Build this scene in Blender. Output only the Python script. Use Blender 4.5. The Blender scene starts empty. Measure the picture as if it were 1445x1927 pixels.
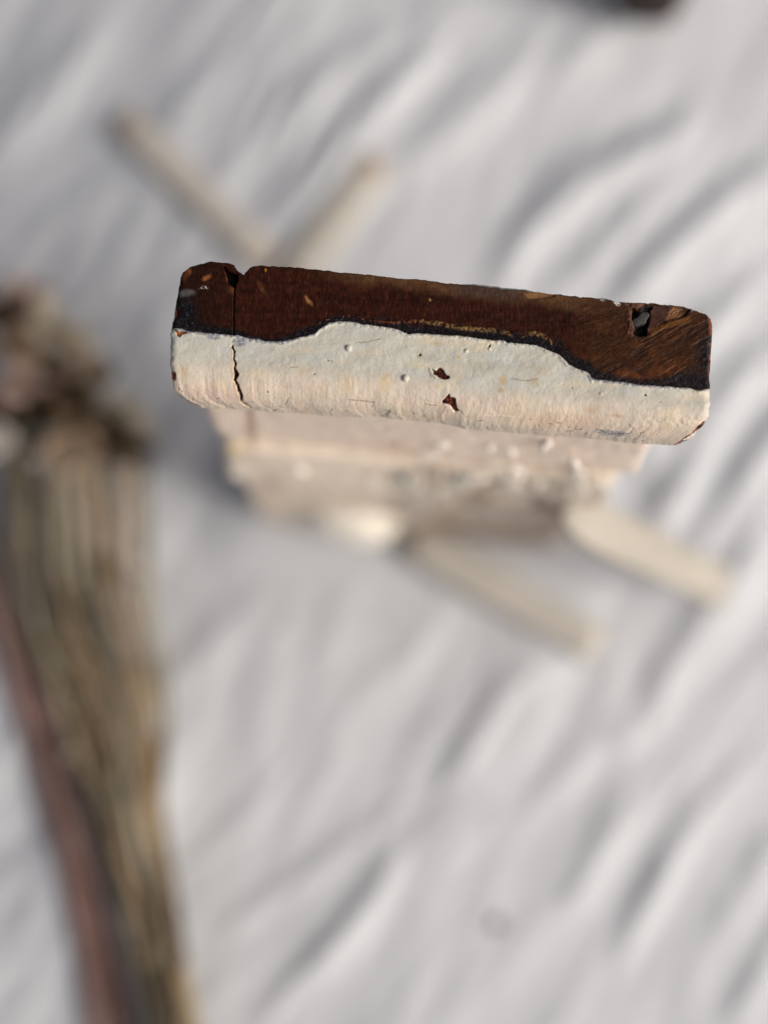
import bpy, math, random
import numpy as np
R = math.radians
S = bpy.context.scene
# ------------------------------------------------------------------ camera
FPX = 2890.0                      # focal length in photo pixels (1445 wide)
TILT = math.atan(433 / FPX)
CAMH = 0.469
cam_d = bpy.data.cameras.new('camera'); cam = bpy.data.objects.new('camera', cam_d)
S.collection.objects.link(cam); S.camera = cam
cam.location = (0, 0, CAMH); cam.rotation_euler = (TILT, 0, 0)
cam_d.sensor_fit = 'HORIZONTAL'; cam_d.sensor_width = 36; cam_d.lens = 72
cam_d.clip_start = 0.01; cam_d.clip_end = 200
cam_d.dof.use_dof = True; cam_d.dof.focus_distance = 0.2895; cam_d.dof.aperture_fstop = 4.3
# ------------------------------------------------------------------ light
SUN_EL, SUN_AZ = 37, 110          # azimuth clockwise from +Y (image up): from the right, a little toward the viewer
W = bpy.data.worlds.new('World'); S.world = W; W.use_nodes = True
nt = W.node_tree; bgn = nt.nodes['Background']
sky = nt.nodes.new('ShaderNodeTexSky'); sky.sky_type = 'NISHITA'; sky.sun_disc = False
sky.sun_elevation = R(SUN_EL); sky.sun_rotation = R(SUN_AZ)
sky.dust_density = 8.0; sky.air_density = 0.32; sky.ozone_density = 0.0
nt.links.new(sky.outputs[0], bgn.inputs[0]); bgn.inputs[1].default_value = 0.15
sl = bpy.data.lights.new('sun', 'SUN'); so = bpy.data.objects.new('sun', sl); S.collection.objects.link(so)
sl.energy = 1.9; sl.angle = R(26); sl.color = (1.0, 0.985, 0.95)
so.rotation_euler = (R(90 - SUN_EL), 0, R(180 - SUN_AZ)); so.location = (1, 0, 1)
S.view_settings.view_transform = 'Standard'; S.view_settings.look = 'None'
S.view_settings.exposure = -0.47; S.view_settings.gamma = 1
S.cycles.use_denoising = True
# ------------------------------------------------------------------ tracing helpers
cT, sT = math.cos(TILT), math.sin(TILT)
def gnd(u, v, z=0.0):
    """point of the place at height z seen at photo pixel (u, v)"""
    x, y = (u - 722.5) / FPX, -(v - 963.5) / FPX
    wy, wz = y * cT + sT, y * sT - cT
    t = (z - CAMH) / wz
    return np.array([x * t, wy * t, z])
def proj(P):
    P = np.asarray(P, float); x = P[..., 0]; y = P[..., 1]; z = P[..., 2] - CAMH
    yc = y * cT + z * sT; zc = -y * sT + z * cT
    return 722.5 - FPX * x / zc, 963.5 + FPX * yc / zc
def hsh(i, j, seed):
    n = (i.astype(np.int64) * 374761393 + j.astype(np.int64) * 668265263 + seed * 1442695041) & 0xffffffff
    n = ((n ^ (n >> 13)) * 1274126177) & 0xffffffff
    n = ((n ^ (n >> 16)) * 2246822519) & 0xffffffff
    return ((n ^ (n >> 15)) & 0xffffff) / float(0xffffff)
def vn(x, y, seed=0):
    x = np.asarray(x, float); y = np.asarray(y, float)
    i = np.floor(x); j = np.floor(y); fx = x - i; fy = y - j
    fx = fx * fx * (3 - 2 * fx); fy = fy * fy * (3 - 2 * fy)
    i = i.astype(np.int64); j = j.astype(np.int64)
    a = hsh(i, j, seed); b = hsh(i + 1, j, seed); c = hsh(i, j + 1, seed); d = hsh(i + 1, j + 1, seed)
    return (a + (b - a) * fx) * (1 - fy) + (c + (d - c) * fx) * fy - 0.5
def fbm(x, y, seed=0, o=4):
    r = 0; a = 1.0
    for k in range(o):
        r = r + a * vn(x * 2 ** k + 17.3 * k, y * 2 ** k + 5.1 * k, seed + k); a *= .5
    return r
def sst(a, b, x):
    t = np.clip((x - a) / (b - a), 0, 1); return t * t * (3 - 2 * t)
def polymask(u, v, pts, soft=1.2):
    """signed inside mask of polygon, softened over a few photo pixels"""
    pts = np.array(pts, float); inside = np.zeros(u.shape, bool); dist = np.full(u.shape, 1e9)
    n = len(pts)
    for k in range(n):
        x0, y0 = pts[k]; x1, y1 = pts[(k + 1) % n]
        c = ((y0 > v) != (y1 > v)) & (u < (x1 - x0) * (v - y0) / ((y1 - y0) if y1 != y0 else 1e-9) + x0)
        inside ^= c
        t = np.clip(((u - x0) * (x1 - x0) + (v - y0) * (y1 - y0)) / ((x1 - x0) ** 2 + (y1 - y0) ** 2 + 1e-9), 0, 1)
        dist = np.minimum(dist, np.hypot(u - x0 - t * (x1 - x0), v - y0 - t * (y1 - y0)))
    return sst(-soft, soft, np.where(inside, dist, -dist))
def linemask(u, v, pts, wd, soft=1.0):
    r = np.zeros(u.shape)
    for k in range(len(pts) - 1):
        (x0, y0), (x1, y1) = pts[k], pts[k + 1]
        t = np.clip(((u - x0) * (x1 - x0) + (v - y0) * (y1 - y0)) / ((x1 - x0) ** 2 + (y1 - y0) ** 2 + 1e-9), 0, 1)
        d = np.hypot(u - x0 - t * (x1 - x0), v - y0 - t * (y1 - y0))
        w = wd[k] + (wd[k + 1] - wd[k]) * t
        r = np.maximum(r, 1 - sst(w - soft, w + soft, d))
    return r
def ell(u, v, cx, cy, rx, ry, ang=0, soft=.35):
    c, s = math.cos(R(ang)), math.sin(R(ang)); a = (u - cx) * c + (v - cy) * s; b = -(u - cx) * s + (v - cy) * c
    return 1 - sst(1 - soft, 1 + soft, np.hypot(a / rx, b / ry))
def lin(r, g, b):
    f = lambda c: (c / 12.92 if c <= .04045 else ((c + .055) / 1.055) ** 2.4)
    return np.array([f(r / 255), f(g / 255), f(b / 255)])
# ------------------------------------------------------------------ object helpers
def link(name, me, parent=None):
    o = bpy.data.objects.new(name, me); S.collection.objects.link(o)
    if parent is not None: o.parent = parent
    return o
def tag(o, label=None, cat=None, group=None, kind=None):
    for k, x in (('label', label), ('category', cat), ('group', group), ('kind', kind)):
        if x: o[k] = x
    return o
def mesh(name, V, F, mat, col=None, rough=None, smooth=True):
    me = bpy.data.meshes.new(name); V = np.asarray(V, np.float32)
    if isinstance(F, np.ndarray):
        me.vertices.add(len(V)); me.vertices.foreach_set('co', V.ravel())
        k = F.shape[1]; me.loops.add(F.size); me.loops.foreach_set('vertex_index', F.astype(np.int32).ravel())
        me.polygons.add(len(F)); me.polygons.foreach_set('loop_start', np.arange(0, F.size, k, dtype=np.int32))
        me.update(calc_edges=True)
    else:
        me.from_pydata([tuple(map(float, p)) for p in V], [], F); me.update()
    if smooth: me.polygons.foreach_set('use_smooth', [True] * len(me.polygons))
    if col is not None:
        a = me.attributes.new('pigment', 'FLOAT_COLOR', 'POINT')
        a.data.foreach_set('color', np.concatenate([np.clip(col, 0, 1), np.ones((len(col), 1))], 1).astype(np.float32).ravel())
    if rough is not None:
        a = me.attributes.new('gloss', 'FLOAT', 'POINT'); a.data.foreach_set('value', np.asarray(rough, np.float32))
    me.materials.append(mat); me.validate()
    return me
def gridfaces(n, m, closed_m=False):
    i, j = np.meshgrid(np.arange(n - 1), np.arange(m if closed_m else m - 1), indexing='ij')
    j2 = (j + 1) % m
    return np.stack([i * m + j, (i + 1) * m + j, (i + 1) * m + j2, i * m + j2], -1).reshape(-1, 4)
def mat(name, color=(.5, .5, .5), rough=.6, attr=False, nscale=300, namt=.25, bscale=600, bump=.3, bdist=.0003,
        spec=.4, sss=0, nstretch=(1, 1, 1), roughattr=False, translucent=0):
    m = bpy.data.materials.new(name); m.use_nodes = True; t = m.node_tree; N = t.nodes; L = t.links
    b = N['Principled BSDF']; b.inputs['Roughness'].default_value = rough; b.inputs['Specular IOR Level'].default_value = spec
    tc = N.new('ShaderNodeTexCoord'); mp = N.new('ShaderNodeMapping'); mp.inputs['Scale'].default_value = nstretch
    L.new(tc.outputs['Object'], mp.inputs[0])
    n1 = N.new('ShaderNodeTexNoise'); n1.inputs['Scale'].default_value = nscale; n1.inputs['Detail'].default_value = 6
    n1.inputs['Roughness'].default_value = .65; L.new(mp.outputs[0], n1.inputs['Vector'])
    mr = N.new('ShaderNodeMapRange'); mr.inputs[1].default_value = .25; mr.inputs[2].default_value = .75
    mr.inputs[3].default_value = 1 - namt; mr.inputs[4].default_value = 1 + namt; L.new(n1.outputs[0], mr.inputs[0])
    vm = N.new('ShaderNodeVectorMath'); vm.operation = 'SCALE'
    if attr:
        a = N.new('ShaderNodeAttribute'); a.attribute_name = 'pigment'; L.new(a.outputs['Color'], vm.inputs[0])
    else:
        vm.inputs[0].default_value = tuple(color)
    L.new(mr.outputs[0], vm.inputs['Scale']); L.new(vm.outputs[0], b.inputs['Base Color'])
    if roughattr:
        a = N.new('ShaderNodeAttribute'); a.attribute_name = 'gloss'; L.new(a.outputs['Fac'], b.inputs['Roughness'])
    n2 = N.new('ShaderNodeTexNoise'); n2.inputs['Scale'].default_value = bscale; n2.inputs['Detail'].default_value = 5
    L.new(mp.outputs[0], n2.inputs['Vector'])
    bp = N.new('ShaderNodeBump'); bp.inputs['Strength'].default_value = bump; bp.inputs['Distance'].default_value = bdist
    L.new(n2.outputs[0], bp.inputs['Height']); L.new(bp.outputs[0], b.inputs['Normal'])
    if sss:
        b.inputs['Subsurface Weight'].default_value = sss; b.inputs['Subsurface Scale'].default_value = .004
    return m
M_wood = mat('old_varnished_wood', attr=True, roughattr=True, nscale=900, namt=.5, bscale=2500, bump=.6, bdist=.00012, spec=.14)
M_paint = mat('aged_white_paint', attr=True, roughattr=True, nscale=700, namt=.07, bscale=2200, bump=.5, bdist=.00012, spec=.4)
M_moul = mat('aged_pink_white_paint', attr=True, rough=.55, nscale=250, namt=.10, bscale=500, bump=.4, bdist=.0006)
# ================================================================== GROUND AND CLOTH
mg = mat('dull_ground', (.25, .24, .22), .9, nscale=3, bscale=20, bdist=.01)
g = link('ground', mesh('ground', [(-60, -60, -.09), (60, -60, -.09), (60, 60, -.09), (-60, 60, -.09)], [(0, 1, 2, 3)], mg, smooth=False))
tag(g, kind='structure')

A_ = gnd(345, 497, .19); B_ = gnd(1335, 590, .19)
ANG = math.atan2(B_[1] - A_[1], B_[0] - A_[0]); ORG = (A_ + B_) / 2; ORG[2] = 0
cA, sA = math.cos(ANG), math.sin(ANG)
def tow(P):
    P = np.asarray(P, float); x, y = P[..., 0], P[..., 1]
    return np.stack([x * cA - y * sA + ORG[0], x * sA + y * cA + ORG[1], P[..., 2]], -1)
def tol(P):
    P = np.asarray(P, float); x, y = P[..., 0] - ORG[0], P[..., 1] - ORG[1]
    return np.stack([x * cA + y * sA, -x * sA + y * cA, P[..., 2]], -1)

def axis(lo, hi, step, far, grow=1.25):
    c = list(np.arange(lo, hi, step)); d = step; a = c[-1]
    while a < far: d *= grow; a += d; c.append(a)
    d = step; a = c[0]
    while a > -far: d *= grow; a -= d; c.insert(0, a)
    return np.array(c)
gx = axis(-.15, .15, .0009, 1.1); gy = axis(-.10, .24, .0009, 1.1)
X, Y = np.meshgrid(gx, gy, indexing='ij')
U, V_ = proj(np.stack([X, Y, np.zeros_like(X)], -1))
Z = np.zeros_like(X)
# folds: crest lines traced on the cloth (photo pixels), half width in px, height in mm
FOLDS = [
 ([(330, 420), (440, 310), (560, 200), (640, 120), (760, 60)], 62, 6.0),
 ([(470, 470), (570, 370), (660, 260), (750, 165), (850, 100)], 55, 6.5),
 ([(640, 420), (740, 330), (880, 220), (1020, 120), (1150, 60)], 60, 6.0),
 ([(930, 560), (990, 450), (1110, 340), (1230, 275), (1310, 215)], 62, 11.0),
 ([(1080, 560), (1130, 470), (1210, 390), (1290, 330), (1340, 250)], 40, 5.0),
 ([(1180, 560), (1290, 450), (1390, 360), (1480, 310)], 52, 9.0),
 ([(1290, 560), (1370, 470), (1470, 390)], 36, 4.5),
 ([(1180, 900), (1260, 740), (1350, 600), (1480, 470)], 46, 7.0),
 ([(1230, 1000), (1310, 870), (1400, 720), (1500, 620)], 48, 8.0),
 ([(1290, 1090), (1350, 980), (1420, 860), (1520, 740)], 44, 7.0),
 ([(1160, 1420), (1230, 1330), (1310, 1200), (1380, 1080), (1480, 920)], 52, 8.5),
 ([(1340, 1250), (1400, 1130), (1480, 1010)], 38, 4),
 ([(820, 1490), (870, 1430), (930, 1330), (1010, 1250)], 36, 4.5),
 ([(480, 1940), (560, 1850), (640, 1760), (720, 1660), (760, 1600)], 34, 6.5),
 ([(420, 1760), (520, 1690), (640, 1600), (760, 1520)], 34, 4.0),
 ([(350, 1640), (420, 1590), (490, 1500), (530, 1430)], 32, 3.2),
 ([(1070, 1710), (1110, 1640), (1160, 1560), (1210, 1500)], 32, 4.5),
 ([(1160, 1820), (1200, 1740), (1260, 1620), (1320, 1530), (1400, 1430)], 38, 5.5),
 ([(1260, 1930), (1330, 1800), (1400, 1690), (1470, 1560)], 40, 5.0),
 ([(1380, 1930), (1440, 1830), (1500, 1730)], 36, 4.0),
 ([(600, 1500), (650, 1400), (740, 1270), (800, 1200)], 34, 3.0),
 ([(470, 1430), (510, 1330), (560, 1240)], 32, 2.6),
 ([(930, 1900), (980, 1800), (1030, 1700)], 34, 2.6),
 ([(60, 420), (200, 330), (300, 240), (420, 90)], 80, 4.0),
 ([(-60, 250), (100, 150), (220, 40)], 80, 4.0),
 ([(300, 480), (380, 430), (440, 380)], 40, 4),
 ([(330, 700), (300, 640), (290, 560)], 60, 3),
]
for pts, w, hgt in FOLDS:
    best = np.full(X.shape, 1e9); tt = np.zeros(X.shape); Ltot = sum(math.dist(pts[k], pts[k + 1]) for k in range(len(pts) - 1)); acc = 0
    for k in range(len(pts) - 1):
        (x0, y0), (x1, y1) = pts[k], pts[k + 1]; l = math.dist(pts[k], pts[k + 1])
        t = np.clip(((U - x0) * (x1 - x0) + (V_ - y0) * (y1 - y0)) / (l * l), 0, 1)
        d = np.hypot(U - x0 - t * (x1 - x0), V_ - y0 - t * (y1 - y0))
        sgn = np.sign((U - x0) * (y1 - y0) - (V_ - y0) * (x1 - x0))
        q = d < np.abs(best); best = np.where(q, d * np.where(sgn == 0, 1, sgn), best); tt = np.where(q, (acc + t * l) / Ltot, tt); acc += l
    ww = w * (0.8 + .5 * np.sin(tt * 3.1)) * .62
    prof = np.exp(-(np.where(best > 0, best * .95, best * 1.15) / ww) ** 2)
    Z += .58 * hgt / 1000 * prof * (np.sin(np.clip(tt, 0.0, 1) * math.pi) ** .5 * .9 + .1)
# general crumple stretched along the folds' direction
ca, sa = math.cos(R(57)), math.sin(R(57))
al = (X * ca + Y * sa); ac = (-X * sa + Y * ca)
Z += .0040 * fbm(ac * 38, al * 11, 11, 4) + .004 * fbm(X * 9, Y * 9, 31, 2)
wp = .35 * fbm(X * 22, Y * 22, 77, 2)
Z += -.0032 * np.abs(fbm(ac * 52 + wp, al * 15 + wp, 7, 3)) - .0022 * np.abs(fbm(ac * 120 + 2 * wp, al * 40, 8, 2))
Z += .0010 * fbm(ac * 130, al * 38, 5, 2) + .0028
# cloth slopes down both sides, shaped to darken left and brighten right
Z0 = Z
Lc = tol(np.stack([X, Y, Z], -1))
dbox = np.hypot(np.maximum(np.abs(Lc[..., 0]) - .05, 0), np.maximum(np.abs(Lc[..., 1] + .012) - .014, 0))
Z -= Z[(np.abs(X) < .12) & (np.abs(Y - .07) < .12)].min() if False else 0
Z = .0015 + np.log1p(np.exp((Z - .0005) / .0016)) * .0016
Z = Z * sst(.002, .03, dbox)
light_slope = -.13 * .02 * np.log1p(np.exp(np.clip((X - .035) / .02, -30, 8))) - .19 * .02 * np.log1p(np.exp(np.clip((-X - .035) / .02, -30, 12))) * (.35 + .65 * sst(-.02, .12, Y))
Z = Z + light_slope * sst(.0, .02, dbox)
CLZ = (gx, gy, Z)
def cloth_z(x, y):
    i = np.searchsorted(gx, x); j = np.searchsorted(gy, y); return float(Z[i, j])
def on_cloth(u, v, dz=0.0, rad=0):
    z = 0.0
    for _ in range(6):
        p = gnd(u, v, z); i = np.searchsorted(gx, p[0]); j = np.searchsorted(gy, p[1])
        z = float(Z[max(i - rad, 0):i + rad + 1, max(j - rad, 0):j + rad + 1].max()) + dz
    return gnd(u, v, z)
m_cloth = mat('white_cotton', (.548, .578, .605), .85, nscale=60, namt=.025, bscale=900, bump=.25, bdist=.0004, spec=.15)
o = link('white_cloth', mesh('white_cloth', np.stack([X, Y, Z], -1).reshape(-1, 3), gridfaces(len(gx), len(gy)), m_cloth))
tag(o, 'rumpled white cotton cloth with soft diagonal folds spread under everything', 'cloth')

# ================================================================== THE BLOCK
blk = bpy.data.objects.new('painted_wood_block', None); S.collection.objects.link(blk)
blk.location = ORG; blk.rotation_euler = (0, 0, ANG); blk.empty_display_size = .02
tag(blk, 'upright moulded wooden block, brown end on top and flaking white paint on its front', 'wood block')
HT = .190
TOPO = np.array([(330, 502), (346, 498), (355, 494), (375, 490.5), (395, 491.5), (412, 494), (420, 497), (424, 505), (431, 512), (440, 516), (445, 519), (449, 513), (454, 501), (460, 498), (500, 499), (550, 502), (600, 508), (650, 513), (700, 518), (760, 524), (800, 528), (850, 534), (900, 538), (950, 544), (1000, 549), (1040, 553), (1100, 560), (1150, 564), (1165, 567), (1200, 571), (1212, 572), (1250, 573), (1290, 577), (1310, 580), (1328, 586), (1338, 589), (1350, 593)])
BOTO = np.array([(290, 749), (380, 757), (440, 762), (500, 768), (600, 772), (700, 778), (800, 787), (900, 800), (1000, 810), (1100, 819), (1200, 829), (1250, 832.5), (1360, 839)])
LEFO = np.array([(352, 494), (344, 501), (341, 508), (338, 520), (335, 540), (330, 572), (325, 600), (321, 625), (320, 650), (319, 680), (319, 700), (322, 722), (328, 734), (336, 743), (348, 751), (365, 756)])
RIGO = np.array([(1330, 586), (1338, 592), (1341, 602), (1341, 630), (1338, 650), (1337, 690), (1337, 740), (1337, 770), (1333, 786), (1327, 800), (1316, 814), (1300, 826), (1285, 832)])
def solve_y(x, z, outline):
    """local y where the traced outline crosses, for local x column at height z"""
    y = np.full_like(x, -.01)
    for _ in range(12):
        u, v = proj(tow(np.stack([x, y, np.full_like(x, z)], -1)))
        vt = np.interp(u, outline[:, 0], outline[:, 1]); y = y - (vt - v) / 10400
    return y
NX = 1060
xn = np.linspace(-.0508, .0512, NX)
yb = solve_y(xn, HT, TOPO)
yf = solve_y(xn, .181, BOTO)
edge_n = fbm(xn * 900, xn * 0, 3, 4) * .00022
yb = yb + edge_n + .0003; yf = yf + fbm(xn * 500, xn * 0 + 9, 4, 4) * .0002
RY, RZ = .0052, .0070
rows = []     # (kind, a)
for z in (.1776, .182, .186, .1885): rows.append(('B', z))
for t in np.linspace(0, 1, 6)[1:-1]: rows.append(('BR', t))
NT = 215
for t in np.linspace(0, 1, NT): rows.append(('T', t))
for t in np.linspace(0, 1, 90)[1:]: rows.append(('A', t))
for z in np.linspace(HT - RZ, .1792, 18)[1:]: rows.append(('F', z))
for t in np.linspace(0, 1, 8)[1:]: rows.append(('U', t))
rows.append(('C', .7)); rows.append(('C', .3))
NR = len(rows)
P = np.zeros((NX, NR, 3)); Nn = np.zeros((NX, NR, 3))
x = xn
for j, (k, a) in enumerate(rows):
    if k == 'B': y = yb - .0001; z = np.full(NX, a); n = (0, 1, 0)
    elif k == 'BR': q = a * math.pi / 2; y = yb - .0004 * (1 - math.cos(q)) ; z = np.full(NX, .1885 + .0015 * math.sin(q)); n = (0, math.cos(q), math.sin(q))
    elif k == 'T': ytop = yb - .0004; y = ytop + (yf + RY - ytop) * a; z = np.full(NX, HT); n = (0, 0, 1)
    elif k == 'A': q = a * math.pi / 2; y = yf + RY - RY * math.sin(q); z = np.full(NX, HT - RZ * (1 - math.cos(q))); n = (0, -math.sin(q) * RZ, math.cos(q) * RY); n = tuple(np.array(n) / np.linalg.norm(n))
    elif k == 'F': y = yf.copy(); z = np.full(NX, a); n = (0, -1, 0)
    elif k == 'U': q = a * math.pi / 2; y = yf + .002 * (1 - math.cos(q)); z = np.full(NX, .1792 - .0016 * math.sin(q)); n = (0, -math.cos(q), -math.sin(q))
    else: y = yb + (yf + .002 - yb) * a; z = np.full(NX, .1776); n = (0, 0, -1)
    P[:, j] = np.stack([x, y, z], -1); Nn[:, j] = n
# squeeze each row in x to the traced left and right outline
for j in range(NR):
    zz = P[0, j, 2]
    def endx(x0, outline, yy):
        xx = x0
        for _ in range(10):
            u, v = proj(tow(np.array([xx, yy, max(zz, .181)]))); ut = np.interp(v, outline[:, 1], outline[:, 0]); xx += (ut - u) / 10400 * .8
        return xx
    if rows[j][0] in 'BT' or rows[j][0] == 'BR':
        wt = min(1, rows[j][1] * 2.2) if rows[j][0] == 'T' else 0
        xl = endx(-.05, LEFO, P[30, j, 1] * (1 - wt) + wt * float(np.interp(-.0475, xn, P[:, j, 1]))); xr = endx(.05, RIGO, P[-30, j, 1] * (1 - wt) + wt * float(np.interp(.047, xn, P[:, j, 1])))
        if rows[j][0] != 'T': xl, xr = (xl + .0005, xr - .0005)
    else:
        xl = endx(-.05, LEFO, float(np.interp(-.0475, xn, P[:, j, 1]))); xr = endx(.05, RIGO, float(np.interp(.047, xn, P[:, j, 1])))
    jit = float(fbm(np.array([P[0, j, 1] * 700 + zz * 500]), np.array([1.0]), 21, 3)[0]) * .00035
    s = (xn - xn[0]) / (xn[-1] - xn[0]); P[:, j, 0] = (xl + jit) + ((xr + jit) - (xl + jit)) * s
Uc, Vc = proj(tow(P))
kinds = np.array([r[0] for r in rows])
vis = np.isin(kinds, ['T', 'A', 'F', 'U'])
# --- where the paint ends (photo pixels)
PB = np.array([(300, 612), (321, 617), (335, 618), (357, 623), (391, 626.5), (413, 628.5), (435, 630), (447, 631), (468, 636), (496, 641), (523, 643.5), (543, 639.5), (556, 636), (570, 633), (585, 630), (593, 626), (600, 619), (606, 615), (616, 609), (626, 606), (640, 604), (654, 604.5), (680, 609.5), (700, 613), (719, 615), (740, 618), (752, 622), (769, 629), (785, 627.5), (802, 627.5), (820, 629.5), (844, 631.5), (865, 633), (885, 635), (905, 638), (927, 641), (945, 641), (954, 645), (980, 647), (1004, 649), (1018, 653), (1032, 660), (1050, 666), (1060, 676), (1068, 684), (1080, 691), (1097, 698), (1108, 703), (1112, 712), (1125, 714.5), (1158, 718), (1210, 725), (1263, 728), (1297, 731), (1316, 735), (1337, 731), (1360, 731)])
jag = 2.2 * fbm(Uc / 11, Vc / 16, 41, 4) + .9 * vn(Uc / 2.2, Vc / 3, 47)
vb = np.interp(Uc, PB[:, 0], PB[:, 1])
slope = np.interp(Uc + 4, PB[:, 0], PB[:, 1]) - np.interp(Uc - 4, PB[:, 0], PB[:, 1])
D = (Vc - vb + jag) / np.sqrt(1 + (slope / 8) ** 2)          # >0 : paint
D[:, ~vis] = -50
D[:, np.isin(kinds, ['C'])] = 50
paint = sst(-.8, .8, D)
q1 = lambda L, ox, oy, s: [(ox + a * s, oy + b * s) for a, b in L]
CH1 = q1([(255, 428), (300, 455), (335, 455), (352, 425), (375, 415), (410, 430), (440, 460), (475, 520), (520, 535), (535, 560), (515, 590), (440, 590), (400, 588), (370, 570), (340, 530), (310, 528), (285, 505), (278, 465)], 780, 640, .1246)
CH2 = q1([(520, 800), (540, 865), (580, 855), (620, 880), (625, 950), (640, 1010), (672, 1045), (655, 1058), (620, 1065), (570, 1030), (540, 980), (490, 965), (415, 955), (420, 915), (455, 885), (480, 850)], 780, 640, .1246)
CH3 = q1([(165, 570), (200, 590), (250, 590), (262, 603), (225, 612), (210, 632), (190, 620), (185, 595)], 280, 460, .2768)
CH4 = [(1262, 838), (1275, 832), (1290, 819), (1302, 813), (1312, 801), (1324, 792), (1330, 800), (1322, 818), (1300, 836)]
CH5 = [(318, 725), (326, 730), (334, 741), (345, 747), (358, 751), (357, 760), (330, 760), (312, 735)]
wob_u = Uc + 1.3 * fbm(Uc / 4, Vc / 4, 61, 3) + 1.5 * fbm(Uc / 11, Vc / 11, 64, 2) * (Vc < 660); wob_v = Vc + 1.2 * fbm(Uc / 4, Vc / 4, 71, 3)
chips = np.zeros(Uc.shape)
for c in (CH1, CH2, CH3, CH4, CH5): chips = np.maximum(chips, polymask(wob_u, wob_v, c, .9))
chips = np.maximum(chips, ell(wob_u, wob_v, 326.5, 707, 5.2, 8.5, 0, .15))
for (a, b, r1, r2, an) in ((336, 729, 1.8, 1, 0), (341, 733, 1.2, .9, 0), (1008, 633, 0, 0, 0), (921, 651, 1.6, 3, 20), (1213, 744, 1.6, 2, 0), (503, 790, 0, 0, 0), (437, 653, 2.2, 3, 0), (1242, 757, 1, 1, 0), (503, 736, 1, 2, 0), (592, 704, 1.6, .9, 0), (790, 668, 1.8, 2.4, 0), (624, 680, 1.6, .8, 0), (617, 679, 2.5, .7, 0), (1077, 731, .9, .9, 0)):
    if r1: chips = np.maximum(chips, ell(wob_u, wob_v, a, b, r1, r2, an, .3))
CRK = q1([(570, 685), (583, 735), (577, 775), (590, 812), (582, 840), (597, 880), (585, 920), (606, 950), (616, 985), (628, 1010), (632, 1060), (655, 1072), (690, 1094)], 280, 460, .2768)
crack = linemask(wob_u, wob_v, CRK, [1.0, 1.4, 1.3, 1.7, 1.7, 4.2, 2.0, 2.2, 3.6, 3.2, 1.8, 2.6, .8], .7)
chips = np.maximum(chips, crack)
# tiny random pock marks
pk = (vn(Uc / 2.0, Vc / 1.6, 83) > .485) & (vn(Uc / 60, Vc / 25, 84) > .12) & (D > 6)
chips = np.where(pk, 1, chips)
paint = paint * (1 - chips)
isp = paint > .5
# --- heights along the normal (m)
off = np.zeros(Uc.shape)
off += .00034 * sst(-1.2, 1.6, D) * (1 - chips)
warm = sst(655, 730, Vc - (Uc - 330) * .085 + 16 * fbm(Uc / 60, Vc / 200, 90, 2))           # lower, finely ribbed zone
ribs = vn(Uc / 1.9, Vc / 14, 91) + .6 * vn(Uc / 1.1, Vc / 9, 92) + .15 * vn(Uc / 4, Vc / 22, 93)
off += paint * (.00003 * fbm(Uc / 8, Vc / 7, 94, 3) + .000026 * ribs * (.25 + .75 * warm) + .00009 * fbm(Uc / 20, Vc / 16, 95, 3) + .00003 * fbm(Uc / 3.2, Vc / 2.6, 96, 2))
off += paint * .0005 * fbm(Uc / 90, Vc / 50, 97, 2)
thick = np.exp(-((D - 3.5) / 2.6) ** 2); off += paint * thick * .00016 * (1 + 1.6 * fbm(Uc / 6, Vc / 6, 98, 2))
for (a, b, r, h) in ((656, 656, 6.2, .00055), (763, 712, 6.6, .0006), (877, 661, 4.2, .00025), (905, 700, 0, 0), (921, 658, 3, .0002), (1130, 742, 4, .0001)):
    if r: dd = np.hypot(Uc - a, Vc - b) / r; off += h * np.sqrt(np.clip(1 - dd ** 2, 0, 1)) * paint
# ridge lines in paint
off += paint * .00018 * np.exp(-((Vc - (779 + (Uc - 900) * .03 + 3 * vn(Uc / 22, Uc * 0, 99))) / 1.4) ** 2) * sst(868, 885, Uc) * (1 - sst(950, 985, Uc))
off += paint * .0002 * fbm(Uc / 9, Vc / 6, 101, 4) * sst(1180, 1230, Uc) * np.exp(-((Vc - 790) / 9) ** 2)
# fine dark scratches in the lower white
scr = np.zeros(Uc.shape); rs = random.Random(5)
for k in range(46):
    a = rs.uniform(360, 1240); b = 754 + (a - 360) * .075 + rs.uniform(-16, 12); l = rs.uniform(3, 17); an = rs.choice([rs.uniform(-.1, .22), rs.uniform(-1.2, 1.2)])
    scr = np.maximum(scr, linemask(Uc, Vc, [(a, b), (a + l * math.cos(an) * .6, b + l * math.sin(an) * .5), (a + l * math.cos(an), b + l * math.sin(an) * 1.1)], [.2, .8, .2], .6))
for pts in ([(655, 749), (680, 751), (704, 754)], [(800, 759), (821, 762)], [(831, 775), (838, 764)], [(862, 770), (874, 777)], [(806, 693), (811, 706), (818, 713)], [(804, 691), (806, 701), (810, 710)], [(718, 782), (732, 772)], [(726, 781), (736, 771)], [(545, 692), (560, 691)], [(668, 645), (690, 644), (714, 638)], [(1120, 805), (1150, 815), (1185, 812), (1192, 802), (1182, 797)], [(960, 713), (985, 717), (1010, 714)]):
    scr = np.maximum(scr, linemask(wob_u, wob_v, pts, [.7] * len(pts), .6))
off -= paint * scr * .00010
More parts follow.
